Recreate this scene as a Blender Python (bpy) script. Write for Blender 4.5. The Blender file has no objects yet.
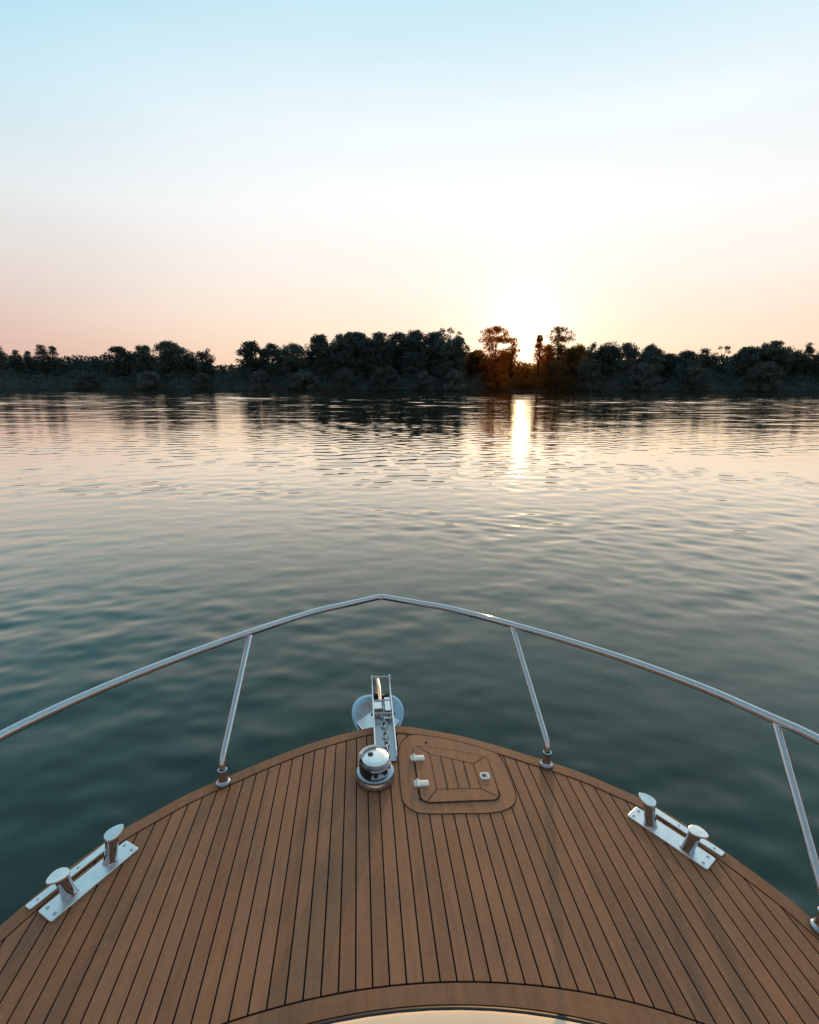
import bpy, bmesh, math, random
import numpy as np
from mathutils import Matrix, Vector

C = bpy.context.scene.collection
scene = bpy.context.scene
rng = np.random.default_rng(11)
random.seed(4)

# sky colours against elevation (deg/90)
SKY_NEAR = [(0.0, (0.98, 0.65, 0.46)), (0.045, (1.0, 0.78, 0.60)), (0.10, (0.99, 0.87, 0.775)), (0.17, (0.99, 0.97, 0.96)), (0.25, (0.87, 0.95, 0.985)), (0.34, (0.57, 0.81, 0.91)), (0.5, (0.35, 0.56, 0.66)), (1.0, (0.16, 0.29, 0.34))]
SKY_AWAY = [(0.0, (0.69, 0.43, 0.35)), (0.045, (0.74, 0.52, 0.45)), (0.10, (0.77, 0.68, 0.64)), (0.17, (0.76, 0.81, 0.83)), (0.25, (0.55, 0.78, 0.88)), (0.34, (0.31, 0.66, 0.84)), (0.5, (0.28, 0.50, 0.61)), (1.0, (0.16, 0.29, 0.34))]
SKY_BACK = [(0.0, (0.34, 0.28, 0.29)), (0.1, (0.42, 0.36, 0.37)), (0.25, (0.38, 0.38, 0.41)), (0.5, (0.25, 0.34, 0.40)), (1.0, (0.16, 0.29, 0.36))]
GLOW = [(40, (1.0, 0.94, 0.86), 0.07), (220, (1.0, 0.90, 0.78), 0.30), (1200, (1.0, 0.77, 0.40), 1.8), (14000, (1.0, 0.70, 0.32), 9.0)]
SUN_E, SUN_C = 2.0, (1.0, 0.56, 0.22)
SUN_BAND, WARM_BAND = 0.055, 0.13  # how far the sun's glow is tinted into the leaves
WB1, WB2 = 0.022, 0.007
WATER_A, WATER_B = (0.003, 0.022, 0.019), (0.007, 0.036, 0.030)
WL0, WL1, WDIR, WSPREAD, WSLOPE = 0.20, 1.15, 6.0, 38.0, 0.042
FMUL, WFAR = 2.45, 0.7

# ---------------------------------------------------------------- materials
def new_mat(name):
    m = bpy.data.materials.new(name); m.use_nodes = True
    nt = m.node_tree
    for n in list(nt.nodes): nt.nodes.remove(n)
    out = nt.nodes.new('ShaderNodeOutputMaterial')
    return m, nt, out

def N(nt, kind, **kw):
    n = nt.nodes.new(kind)
    for k, v in kw.items():
        if k in n.inputs: n.inputs[k].default_value = v
        else: setattr(n, k, v)
    return n

def L(nt, a, b): nt.links.new(a, b)

def ramp(nt, fac, stops, interp='LINEAR'):
    r = nt.nodes.new('ShaderNodeValToRGB'); r.color_ramp.interpolation = interp
    el = r.color_ramp.elements
    while len(el) < len(stops): el.new(0.5)
    for e, (p, c) in zip(el, stops):
        e.position = p; e.color = (c[0], c[1], c[2], 1)
    L(nt, fac, r.inputs['Fac'])
    return r

def math_node(nt, op, a, b=None, clamp=False):
    n = nt.nodes.new('ShaderNodeMath'); n.operation = op; n.use_clamp = clamp
    for i, v in enumerate((a, b)):
        if v is None: continue
        if isinstance(v, (int, float)): n.inputs[i].default_value = v
        else: L(nt, v, n.inputs[i])
    return n.outputs[0]

def metal(name, col, rough, bump=0.0, scale=60.0, smudge=0.10):
    m, nt, out = new_mat(name)
    p = N(nt, 'ShaderNodeBsdfPrincipled', Metallic=1.0)
    tc = N(nt, 'ShaderNodeTexCoord')
    nz = N(nt, 'ShaderNodeTexNoise', Scale=scale, Detail=4.0)
    L(nt, tc.outputs['Object'], nz.inputs['Vector'])
    r = ramp(nt, nz.outputs['Fac'], [(0.35, (rough,)*3), (0.7, (rough+smudge,)*3)])
    c = ramp(nt, nz.outputs['Fac'], [(0.3, [x*0.9 for x in col]), (0.65, col)])
    L(nt, c.outputs['Color'], p.inputs['Base Color'])
    L(nt, r.outputs['Color'], p.inputs['Roughness'])
    if bump:
        b = N(nt, 'ShaderNodeBump', Strength=bump, Distance=0.002)
        L(nt, nz.outputs['Fac'], b.inputs['Height']); L(nt, b.outputs['Normal'], p.inputs['Normal'])
    L(nt, p.outputs[0], out.inputs['Surface'])
    return m

def plain(name, col, rough, spec=0.5, var=0.12, scale=25.0):
    m, nt, out = new_mat(name)
    p = N(nt, 'ShaderNodeBsdfPrincipled', Roughness=rough)
    p.inputs['Specular IOR Level'].default_value = spec
    tc = N(nt, 'ShaderNodeTexCoord')
    nz = N(nt, 'ShaderNodeTexNoise', Scale=scale, Detail=5.0)
    L(nt, tc.outputs['Object'], nz.inputs['Vector'])
    c = ramp(nt, nz.outputs['Fac'], [(0.3, [x*(1-var) for x in col]), (0.7, [x*(1+var) for x in col])])
    L(nt, c.outputs['Color'], p.inputs['Base Color'])
    L(nt, p.outputs[0], out.inputs['Surface'])
    return m

def teak(name, dark, light, rot=0.0, attr=True, rough=0.55):
    """oiled teak: fine grain along local Y, broad weather stains, per-plank tone"""
    m, nt, out = new_mat(name)
    p = N(nt, 'ShaderNodeBsdfPrincipled')
    p.inputs['Specular IOR Level'].default_value = 0.3
    tc = N(nt, 'ShaderNodeTexCoord')
    mp = N(nt, 'ShaderNodeMapping'); mp.inputs['Rotation'].default_value = (0, 0, rot)
    mp.inputs['Scale'].default_value = (1, 1, 1)
    L(nt, tc.outputs['Object'], mp.inputs['Vector'])
    gsc = N(nt, 'ShaderNodeMapping'); gsc.inputs['Scale'].default_value = (220, 7, 40)
    L(nt, mp.outputs['Vector'], gsc.inputs['Vector'])
    grain = N(nt, 'ShaderNodeTexNoise', Scale=1.0, Detail=5.0, Roughness=0.65)
    msc = N(nt, 'ShaderNodeMapping'); msc.inputs['Scale'].default_value = (34, 2.6, 10)
    L(nt, mp.outputs['Vector'], msc.inputs['Vector'])
    med = N(nt, 'ShaderNodeTexNoise', Scale=1.0, Detail=4.0, Roughness=0.6)
    L(nt, msc.outputs['Vector'], med.inputs['Vector'])
    blot = N(nt, 'ShaderNodeTexNoise', Scale=3.2, Detail=6.0, Roughness=0.65)
    L(nt, tc.outputs['Object'], blot.inputs['Vector'])
    speck = N(nt, 'ShaderNodeTexNoise', Scale=55.0, Detail=3.0, Roughness=0.7)
    L(nt, tc.outputs['Object'], speck.inputs['Vector'])
    if attr:
        at = N(nt, 'ShaderNodeAttribute', attribute_name='tone')
        off = N(nt, 'ShaderNodeVectorMath', operation='ADD')
        sc = N(nt, 'ShaderNodeVectorMath', operation='SCALE'); sc.inputs['Scale'].default_value = 60.0
        L(nt, at.outputs['Vector'], sc.inputs[0]); L(nt, sc.outputs[0], off.inputs[1])
        L(nt, gsc.outputs['Vector'], off.inputs[0]); L(nt, off.outputs[0], grain.inputs['Vector'])
        tone = at.outputs['Fac']
    else:
        L(nt, gsc.outputs['Vector'], grain.inputs['Vector'])
        tone = med.outputs['Fac']
    a = math_node(nt, 'MULTIPLY', grain.outputs['Fac'], 0.24)
    b = math_node(nt, 'MULTIPLY', med.outputs['Fac'], 0.30)
    c = math_node(nt, 'MULTIPLY', blot.outputs['Fac'], 0.42)
    d = math_node(nt, 'MULTIPLY', tone, 0.13)
    e = math_node(nt, 'MULTIPLY', speck.outputs['Fac'], 0.24)
    s = math_node(nt, 'ADD', math_node(nt, 'ADD', a, b), math_node(nt, 'ADD', math_node(nt, 'ADD', c, d), e))
    col = ramp(nt, s, [(0.44, dark), (0.92, light)])
    # reddish and grey weathering patches
    hue = N(nt, 'ShaderNodeTexNoise', Scale=5.0, Detail=5.0, Roughness=0.7)
    L(nt, msc.outputs['Vector'], hue.inputs['Vector']); hue.inputs['Scale'].default_value = 0.7
    fr = math_node(nt, 'SUBTRACT', hue.outputs['Fac'], 0.52, True)
    fr = math_node(nt, 'MULTIPLY', fr, 3.2, True)
    mx = N(nt, 'ShaderNodeMix', data_type='RGBA'); mx.blend_type = 'MULTIPLY'
    L(nt, fr, mx.inputs[0]); L(nt, col.outputs['Color'], mx.inputs[6]); mx.inputs[7].default_value = (1.22, 0.93, 0.72, 1)
    fg = math_node(nt, 'SUBTRACT', 0.47, blot.outputs['Fac'], True)
    fg = math_node(nt, 'MULTIPLY', fg, 1.5, True)
    mg = N(nt, 'ShaderNodeMix', data_type='RGBA')
    L(nt, fg, mg.inputs[0]); L(nt, mx.outputs[2], mg.inputs[6]); mg.inputs[7].default_value = (0.215, 0.130, 0.090, 1)
    L(nt, mg.outputs[2], p.inputs['Base Color'])
    rr = ramp(nt, blot.outputs['Fac'], [(0.3, (rough-0.08,)*3), (0.7, (rough+0.12,)*3)])
    L(nt, rr.outputs['Color'], p.inputs['Roughness'])
    bp = N(nt, 'ShaderNodeBump', Strength=0.35, Distance=0.0012)
    L(nt, s, bp.inputs['Height']); L(nt, bp.outputs['Normal'], p.inputs['Normal'])
    L(nt, p.outputs[0], out.inputs['Surface'])
    return m

TEAK_D, TEAK_L = (0.232, 0.098, 0.048), (0.525, 0.238, 0.120)
M_teak = teak('teak', TEAK_D, TEAK_L)
M_teak_b = teak('teak_board', [x*0.93 for x in TEAK_D], [x*0.93 for x in TEAK_L], attr=False)
M_teak_h = teak('teak_hatch', [x*1.02 for x in TEAK_D], [x*1.04 for x in TEAK_L], attr=False)
M_caulk = plain('black_caulk', (0.007, 0.008, 0.012), 0.7, 0.15)
M_steel = metal('polished_steel', (0.47, 0.51, 0.57), 0.035, smudge=0.05)
M_rail = metal('rail_steel', (0.66, 0.70, 0.74), 0.03, smudge=0.04)
M_plate = metal('brushed_steel', (0.95, 0.955, 0.96), 0.30, bump=0.0, scale=30, smudge=0.08)
M_dark = plain('dark_rubber', (0.016, 0.017, 0.020), 0.45)
M_gel = plain('white_gelcoat', (0.95, 0.73, 0.52), 0.75, 0.2, var=0.03, scale=8)
M_white = plain('white_plastic', (0.90, 0.89, 0.86), 0.35, var=0.05)
M_chain = metal('galvanised_steel', (0.60, 0.61, 0.62), 0.28, bump=0.3, scale=160)
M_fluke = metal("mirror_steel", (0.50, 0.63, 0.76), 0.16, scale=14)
M_floor = metal('weathered_steel', (0.42, 0.46, 0.50), 0.22, bump=0.3, scale=70, smudge=0.25)
M_tan = metal('anchor_shank_steel', (0.62, 0.61, 0.57), 0.30, scale=40)
M_bark = plain('tree_bark', (0.040, 0.030, 0.022), 0.9, 0.1, 0.35, 3.0)

def leaves(name, base, trans, tmix, warm=False):
    m, nt, out = new_mat(name)
    geo = N(nt, 'ShaderNodeNewGeometry'); oi = N(nt, 'ShaderNodeObjectInfo')
    nz = N(nt, 'ShaderNodeTexNoise', Scale=0.55, Detail=4.0, Roughness=0.7)
    L(nt, geo.outputs['Position'], nz.inputs['Vector'])
    isl = math_node(nt, 'MULTIPLY', geo.outputs['Random Per Island'], 0.35)
    f = math_node(nt, 'ADD', nz.outputs['Fac'], math_node(nt, 'SUBTRACT', isl, 0.17))
    f = math_node(nt, 'ADD', f, math_node(nt, 'MULTIPLY', math_node(nt, 'SUBTRACT', oi.outputs['Random'], 0.5), 0.35))
    c = ramp(nt, f, [(0.25, [x*0.45 for x in base]), (0.75, [x*1.5 for x in base])])
    t = ramp(nt, f, [(0.25, [x*0.6 for x in trans]), (0.75, [x*1.3 for x in trans])])
    if warm:                                 # amber sun glow painted into leaf colour, fading out along the bank
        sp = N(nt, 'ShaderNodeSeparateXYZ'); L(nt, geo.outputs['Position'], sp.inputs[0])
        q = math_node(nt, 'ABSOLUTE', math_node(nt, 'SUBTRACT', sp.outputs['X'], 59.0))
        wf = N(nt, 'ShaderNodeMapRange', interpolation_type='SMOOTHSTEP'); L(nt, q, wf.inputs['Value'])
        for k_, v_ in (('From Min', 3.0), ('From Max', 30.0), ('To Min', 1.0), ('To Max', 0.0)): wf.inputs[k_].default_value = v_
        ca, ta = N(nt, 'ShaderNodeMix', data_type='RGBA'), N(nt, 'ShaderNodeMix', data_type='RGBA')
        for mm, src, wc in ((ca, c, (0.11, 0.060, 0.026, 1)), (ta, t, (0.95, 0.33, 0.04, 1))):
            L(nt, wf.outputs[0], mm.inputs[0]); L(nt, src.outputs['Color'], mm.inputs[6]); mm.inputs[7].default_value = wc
    d = N(nt, 'ShaderNodeBsdfDiffuse'); tr = N(nt, 'ShaderNodeBsdfTranslucent')
    L(nt, ca.outputs[2] if warm else c.outputs['Color'], d.inputs['Color']); L(nt, ta.outputs[2] if warm else t.outputs['Color'], tr.inputs['Color'])
    mx = N(nt, 'ShaderNodeMixShader'); mx.inputs[0].default_value = tmix
    L(nt, d.outputs[0], mx.inputs[1]); L(nt, tr.outputs[0], mx.inputs[2])
    L(nt, mx.outputs[0], out.inputs['Surface'])
    return m

M_leaf = leaves('leaves', (0.092, 0.138, 0.132), (0.06, 0.06, 0.02), 0.22)
M_leaf_w = leaves('willow_leaves', (0.125, 0.160, 0.152), (0.07, 0.07, 0.03), 0.22)
M_leaf_glow = leaves('glow_tinted_leaves', (0.075, 0.062, 0.040), (0.45, 0.24, 0.05), 0.50)  # outer sun glow put into the leaf colour
M_leaf_sun = leaves('sun_glow_leaves', (0.10, 0.055, 0.022), (0.95, 0.33, 0.04), 0.65)  # strongest sun glow, amber put into base and translucent colour
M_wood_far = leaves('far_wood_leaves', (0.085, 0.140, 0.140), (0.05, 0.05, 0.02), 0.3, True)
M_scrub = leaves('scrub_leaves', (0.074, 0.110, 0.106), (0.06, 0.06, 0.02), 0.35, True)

# ---------------------------------------------------------------- camera frame
F = 515.0
def basis(pitch, yaw, roll):
    cp, sp, cy, sy = math.cos(pitch), math.sin(pitch), math.cos(yaw), math.sin(yaw)
    fw = Vector((sy*cp, cy*cp, -sp)); r = Vector((cy, -sy, 0)); u = r.cross(fw)
    cr, sr = math.cos(roll), math.sin(roll)
    r2 = cr*r + sr*u; u2 = -sr*r + cr*u
    return Matrix(((r2.x, u2.x, -fw.x), (r2.y, u2.y, -fw.y), (r2.z, u2.z, -fw.z)))
CAM_H = 3.05
W_cam = Matrix.Translation((0, 0, CAM_H)) @ basis(math.atan(130.5/F), 0.10077, math.radians(0.2)).to_4x4()
B_cam = Matrix.Translation((-0.1223, 0, 1.6)) @ basis(0.23721, 0.10077, 0.01694).to_4x4()
BOAT = W_cam @ B_cam.inverted()          # deck frame (z=0 on deck, Y to the bow): the boat sits a little by the head
FREE = 1.45
cam = bpy.data.cameras.new('camera'); cam.sensor_fit = 'VERTICAL'; cam.sensor_height = 24.0
cam.lens = F/1024*24.0; cam.clip_start = 0.05; cam.clip_end = 12000
co = bpy.data.objects.new('camera', cam); C.objects.link(co); co.matrix_world = W_cam
scene.camera = co

# ---------------------------------------------------------------- sky and sun
SUN = Vector((0.30174, 0.94988, 0.08170)).normalized()
elev = math.asin(SUN.z); az = math.atan2(SUN.x, SUN.y)
w = bpy.data.worlds.new('World'); scene.world = w; w.use_nodes = True
nt = w.node_tree
for n in list(nt.nodes): nt.nodes.remove(n)
out = nt.nodes.new('ShaderNodeOutputWorld')
tc = N(nt, 'ShaderNodeTexCoord')
nrm = N(nt, 'ShaderNodeVectorMath', operation='NORMALIZE'); L(nt, tc.outputs['Generated'], nrm.inputs[0])
sep = N(nt, 'ShaderNodeSeparateXYZ'); L(nt, nrm.outputs[0], sep.inputs[0])
el = math_node(nt, 'ARCSINE', sep.outputs['Z'])
elf = math_node(nt, 'DIVIDE', el, math.pi/2, True)          # 0 horizon .. 1 zenith
# (fraction of 90 deg, colour)
def deg(d): return d/90.0
near = ramp(nt, elf, SKY_NEAR, 'EASE' if False else 'LINEAR')
away = ramp(nt, elf, SKY_AWAY)
back = ramp(nt, elf, SKY_BACK)
flat = N(nt, 'ShaderNodeVectorMath', operation='MULTIPLY'); flat.inputs[1].default_value = (1, 1, 0)
L(nt, nrm.outputs[0], flat.inputs[0])
fn = N(nt, 'ShaderNodeVectorMath', operation='NORMALIZE'); L(nt, flat.outputs[0], fn.inputs[0])
dz = N(nt, 'ShaderNodeVectorMath', operation='DOT_PRODUCT'); L(nt, fn.outputs[0], dz.inputs[0])
dz.inputs[1].default_value = (math.sin(az), math.cos(az), 0)
def smooth(v, a, b):
    n = N(nt, 'ShaderNodeMapRange', interpolation_type='SMOOTHSTEP')
    n.inputs['From Min'].default_value = a; n.inputs['From Max'].default_value = b
    L(nt, v, n.inputs['Value']); return n.outputs[0]
f1 = smooth(dz.outputs['Value'], 0.60, 0.98)
f2 = smooth(dz.outputs['Value'], -0.2, 0.60)
m1 = N(nt, 'ShaderNodeMix', data_type='RGBA'); L(nt, f2, m1.inputs[0]); L(nt, back.outputs[0], m1.inputs[6]); L(nt, away.outputs[0], m1.inputs[7])
m2 = N(nt, 'ShaderNodeMix', data_type='RGBA'); L(nt, f1, m2.inputs[0]); L(nt, m1.outputs[2], m2.inputs[6]); L(nt, near.outputs[0], m2.inputs[7])
ds = N(nt, 'ShaderNodeVectorMath', operation='DOT_PRODUCT'); L(nt, nrm.outputs[0], ds.inputs[0]); ds.inputs[1].default_value = SUN
dpos = math_node(nt, 'MAXIMUM', ds.outputs['Value'], 0.0)
acc = m2.outputs[2]
for k, col, s in GLOW:
    g = math_node(nt, 'MULTIPLY', math_node(nt, 'POWER', dpos, k), s)
    cm = N(nt, 'ShaderNodeVectorMath', operation='SCALE'); cm.inputs[0].default_value = col; L(nt, g, cm.inputs['Scale'])
    ad = N(nt, 'ShaderNodeVectorMath', operation='ADD'); L(nt, acc, ad.inputs[0]); L(nt, cm.outputs[0], ad.inputs[1]); acc = ad.outputs[0]
# faint uneven haze high in the air
cmap = N(nt, 'ShaderNodeMapping'); cmap.inputs['Scale'].default_value = (1.2, 1.2, 6.0); L(nt, nrm.outputs[0], cmap.inputs['Vector'])
cn = N(nt, 'ShaderNodeTexNoise', Scale=1.6, Detail=4.0, Roughness=0.5, Distortion=0.4); L(nt, cmap.outputs[0], cn.inputs['Vector'])
cr_ = N(nt, 'ShaderNodeMapRange'); L(nt, cn.outputs['Fac'], cr_.inputs['Value'])
for k_, v_ in (('From Min', .3), ('From Max', .7), ('To Min', .975), ('To Max', 1.02)): cr_.inputs[k_].default_value = v_
hz = N(nt, 'ShaderNodeVectorMath', operation='SCALE'); L(nt, acc, hz.inputs[0]); L(nt, cr_.outputs[0], hz.inputs['Scale']); acc = hz.outputs[0]
bg = N(nt, 'ShaderNodeBackground', Strength=1.0); L(nt, acc, bg.inputs['Color'])
sk = N(nt, 'ShaderNodeTexSky', sky_type='NISHITA'); sk.sun_disc = False
sk.sun_elevation = elev; sk.sun_rotation = az
bg2 = N(nt, 'ShaderNodeBackground', Strength=0.005); L(nt, sk.outputs[0], bg2.inputs['Color'])
adds = N(nt, 'ShaderNodeAddShader'); L(nt, bg.outputs[0], adds.inputs[0]); L(nt, bg2.outputs[0], adds.inputs[1])
L(nt, adds.outputs[0], out.inputs['Surface'])

sl = bpy.data.lights.new('sun', 'SUN'); sl.energy = SUN_E; sl.angle = math.radians(0.55); sl.color = SUN_C
so = bpy.data.objects.new('sun', sl); C.objects.link(so)
so.rotation_euler = SUN.to_track_quat('Z', 'Y').to_euler()
so.location = (0, 0, 40)

scene.view_settings.view_transform = 'Standard'; scene.view_settings.look = 'None'
scene.view_settings.exposure = 0; scene.view_settings.gamma = 1
scene.render.engine = 'CYCLES'
scene.cycles.use_denoising = True
scene.cycles.max_bounces = 8; scene.cycles.sample_clamp_indirect = 6.0
scene.cycles.caustics_reflective = False; scene.cycles.caustics_refractive = False

# ---------------------------------------------------------------- object helpers
def tag(o, label=None, cat=None, group=None, kind=None):
    if label: o['label'] = label
    if cat: o['category'] = cat
    if group: o['group'] = group
    if kind: o['kind'] = kind
    return o

def link(name, me, mats, parent=None, smooth=False, loc=None):
    for m in (mats if isinstance(mats, (list, tuple)) else [mats]): me.materials.append(m)
    o = bpy.data.objects.new(name, me); C.objects.link(o)
    if parent: o.parent = parent
    if loc is not None: o.location = loc
    if smooth:
        for p in me.polygons: p.use_smooth = True
    return o

def obj(name, bm, mats, parent=None, smooth=False, loc=None, sharp=None):
    me = bpy.data.meshes.new(name)
    bmesh.ops.recalc_face_normals(bm, faces=bm.faces[:])
    bm.to_mesh(me); bm.free()
    o = link(name, me, mats, parent, smooth, loc)
    if smooth and sharp: me.set_sharp_from_angle(angle=math.radians(sharp))
    return o

def empty(name, loc=(0, 0, 0), parent=None):
    o = bpy.data.objects.new(name, None); C.objects.link(o); o.location = loc
    if parent: o.parent = parent
    o.empty_display_size = 0.2
    return o

def add_tube(bm, pts, radii, seg=14, cap=True):
    pts = [Vector(p) for p in pts]
    if isinstance(radii, (int, float)): radii = [radii]*len(pts)
    rings = []; prev = None
    for i, p in enumerate(pts):
        t = (pts[min(i+1, len(pts)-1)] - pts[max(i-1, 0)]).normalized()
        if prev is None:
            a = Vector((0, 0, 1)) if abs(t.z) < 0.9 else Vector((1, 0, 0))
            n = (a - t*a.dot(t)).normalized()
        else:
            n = (prev - t*prev.dot(t)).normalized()
        prev = n; b = t.cross(n)
        rings.append([bm.verts.new(p + radii[i]*(math.cos(2*math.pi*k/seg)*n + math.sin(2*math.pi*k/seg)*b)) for k in range(seg)])
    for a, b in zip(rings, rings[1:]):
        for k in range(seg): bm.faces.new((a[k], a[(k+1) % seg], b[(k+1) % seg], b[k]))
    if cap: bm.faces.new(rings[0][::-1]); bm.faces.new(rings[-1])

def add_lathe(bm, prof, seg=40, center=(0, 0), axis='Z', tilt=(0, 0)):
    rings = []
    for r, z in prof:
        cx, cy = center[0] + tilt[0]*z, center[1] + tilt[1]*z
        if r < 1e-6: rings.append([bm.verts.new((cx, cy, z))])
        else: rings.append([bm.verts.new((cx + r*math.cos(2*math.pi*k/seg), cy + r*math.sin(2*math.pi*k/seg), z)) for k in range(seg)])
    for a, b in zip(rings, rings[1:]):
        if len(a) == 1 and len(b) == 1: continue
        for k in range(seg):
            k2 = (k+1) % seg
            if len(a) == 1: bm.faces.new((a[0], b[k], b[k2]))
            elif len(b) == 1: bm.faces.new((a[k], a[k2], b[0]))
            else: bm.faces.new((a[k], a[k2], b[k2], b[k]))

def add_prism(bm, outline, z0, z1, bevel=0.0, zf=None):
    """extruded outline with a chamfered top edge"""
    n = len(outline); P = [Vector((x, y, 0)) for x, y in outline]
    area = sum(P[i].x*P[(i+1) % n].y - P[(i+1) % n].x*P[i].y for i in range(n))
    if area < 0: P.reverse()
    rows = [(z0, 0)] + ([(z1-bevel, 0), (z1-bevel*0.3, bevel*0.3), (z1, bevel)] if bevel else [(z1, 0)])
    rings = []
    for z, ins in rows:
        ring = []
        for i, p in enumerate(P):
            if ins:
                a = (p - P[i-1]); b = (P[(i+1) % n] - p)
                na = Vector((-a.y, a.x, 0)).normalized(); nb = Vector((-b.y, b.x, 0)).normalized()
                m = (na + nb); m = m/max(m.length_squared*0.5, 0.4)
                q = p + m*ins
            else: q = p
            ring.append(bm.verts.new((q.x, q.y, z + (zf(q.x, q.y) if zf else 0))))
        rings.append(ring)
    for a, b in zip(rings, rings[1:]):
        for k in range(n): bm.faces.new((a[k], a[(k+1) % n], b[(k+1) % n], b[k]))
    bm.faces.new(rings[0][::-1]); bm.faces.new(rings[-1])

def add_box(bm, x0, x1, y0, y1, z0, z1, bevel=0.0):
    add_prism(bm, [(x0, y0), (x1, y0), (x1, y1), (x0, y1)], z0, z1, bevel)

def smooth_poly(pts, n=10, closed=False):
    """Catmull-Rom through points"""
    P = [Vector(p) for p in pts]; out = []; m = len(P)
    rngI = range(m if closed else m-1)
    for i in rngI:
        if closed: p0, p1, p2, p3 = P[i-1], P[i], P[(i+1) % m], P[(i+2) % m]
        else:
            p1, p2 = P[i], P[i+1]
            p0 = P[i-1] if i else p1*2-p2
            p3 = P[i+2] if i+2 < m else p2*2-p1
        for k in range(n):
            t = k/n
            out.append(0.5*((2*p1) + (p2-p0)*t + (2*p0-5*p1+4*p2-p3)*t*t + (3*p1-p0-3*p2+p3)*t**3))
    if not closed: out.append(P[-1].copy())
    return out

def round_poly(pts, rad, seg=7):
    """polygon with rounded corners (2-D); rad scalar or list"""
    P = [Vector(p).to_2d() for p in pts]; out = []; n = len(P)
    for i, p in enumerate(P):
        r = rad[i] if isinstance(rad, (list, tuple)) else rad
        a = (P[i-1]-p).normalized(); b = (P[(i+1) % n]-p).normalized()
        if r <= 0: out.append(tuple(p)); continue
        ang = a.angle(b); d = min(r/math.tan(ang/2), 0.49*(P[i-1]-p).length, 0.49*(P[(i+1) % n]-p).length)
        s, e = p + a*d, p + b*d
        for k in range(seg+1):
            t = k/seg
            out.append(tuple((1-t)**2*s + 2*t*(1-t)*p + t*t*e))
    return out

def add_ribbon(bm, pts, width, z, closed=False):
    """flat strip along a 2-D polyline"""
    P = [Vector((p[0], p[1])) for p in pts]; n = len(P); Lr = []; Rr = []
    for i in range(n):
        a = P[i-1] if (i or closed) else P[i]; b = P[(i+1) % n] if (i+1 < n or closed) else P[i]
        t = (b-a).normalized(); nn = Vector((-t.y, t.x))*(width/2)
        Lr.append(bm.verts.new((P[i].x+nn.x, P[i].y+nn.y, z))); Rr.append(bm.verts.new((P[i].x-nn.x, P[i].y-nn.y, z)))
    for i in range(n if closed else n-1):
        j = (i+1) % n; bm.faces.new((Lr[i], Rr[i], Rr[j], Lr[j]))

# ---------------------------------------------------------------- the boat
boat = empty('motor_boat')
boat.matrix_world = BOAT @ Matrix.Translation((0, 0, -FREE))
tag(boat, 'teak decked bow of a motor boat with a steel bow rail, on calm river water', 'boat')
DK = (0, 0, FREE)                         # deck level in the boat's frame

EDGE = [(0, 2.186), (.08, 2.177), (.17, 2.152), (.35, 2.085), (.52, 1.997), (.68, 1.901), (.82, 1.812), (.92, 1.728), (1.01, 1.645), (1.10, 1.525),
        (1.175, 1.395), (1.24, 1.265), (1.285, 1.147), (1.365, .85), (1.455, .4), (1.535, -.2), (1.585, -1.0), (1.60, -2.6)]
E_R = [Vector((p.x, p.y)) for p in smooth_poly([(x, y, 0) for x, y in EDGE], 8)]
def inset(poly, d):
    out = []
    for i, p in enumerate(poly):
        t = (poly[min(i+1, len(poly)-1)] - poly[max(i-1, 0)]).normalized()
        n = Vector((t.y, -t.x)) if i else Vector((0, -1))
        out.append(p + n*d)
    return out
def y_on(poly, x):
    for a, b in zip(poly, poly[1:]):
        if a.x <= x <= b.x: return a.y + (b.y-a.y)*(x-a.x)/max(b.x-a.x, 1e-9)
    return None
I_R = inset(E_R, 0.056)
for p in I_R: p.x = max(p.x, 0)
I_R[0].x = 0
def ell(a, b, yc, n=80):
    return [Vector((a*math.sin(t), yc + b*math.cos(t))) for t in [math.pi/2*k/n for k in range(n+1)]] + [Vector((a+0.02, -2.6))]
AFT = ell(1.36, .86, .206)                # edge between planks and the curved margin board
CAB = ell(1.27, .93, .074)                # outer foot of the coachroof

# subdeck (caulking compound seen between the planks)
bm = bmesh.new()
ring = [(-p.x, p.y) for p in reversed(E_R[1:])] + [(p.x, p.y) for p in E_R]
add_prism(bm, inset and [(x*0.999, y-0.001) for x, y in ring], -0.03, 0.0)
obj('caulking', bm, M_caulk, boat, loc=DK)

# planks
PW, GAP = 0.0467, 0.0050
bm = bmesh.new(); tones = []
ph = {}
def plank(xa, xb):
    global tones
    s = 1 if xa >= -1e-6 else -1
    xs = sorted((abs(xa), abs(xb)))
    lo, hi = xs[0], xs[1]
    n = 3
    cols = []
    for k in range(n+1):
        x = lo + (hi-lo)*k/n
        yt = y_on(I_R, x); ya = y_on(AFT, abs(x*s + 0.022))
        if yt is None: return
        if ya is None: ya = -2.6
        yt -= 0.004; ya += 0.003
        if yt - ya < 0.01: return
        cols.append((x*s, ya, yt))
    # cut at butt joints so planks differ along their length out of sight only
    tone = random.random()
    vs = [[bm.verts.new((x, a, 0.003)), bm.verts.new((x, b, 0.003))] for x, a, b in cols]
    lowv = [[bm.verts.new((x, a, -0.001)), bm.verts.new((x, b, -0.001))] for x, a, b in cols]
    fs = []
    for i in range(n):
        fs.append(bm.faces.new((vs[i][0], vs[i+1][0], vs[i+1][1], vs[i][1])))
        fs.append(bm.faces.new((vs[i][0], lowv[i][0], lowv[i+1][0], vs[i+1][0])))
        fs.append(bm.faces.new((vs[i][1], vs[i+1][1], lowv[i+1][1], lowv[i][1])))
    for a, b in ((0, 0), (n, n)):
        fs.append(bm.faces.new((vs[a][0], vs[a][1], lowv[a][1], lowv[a][0])))
    for f in fs: ph[f.index if False else id(f)] = tone
    tones += [tone]*len(fs)
K = 34
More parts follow.
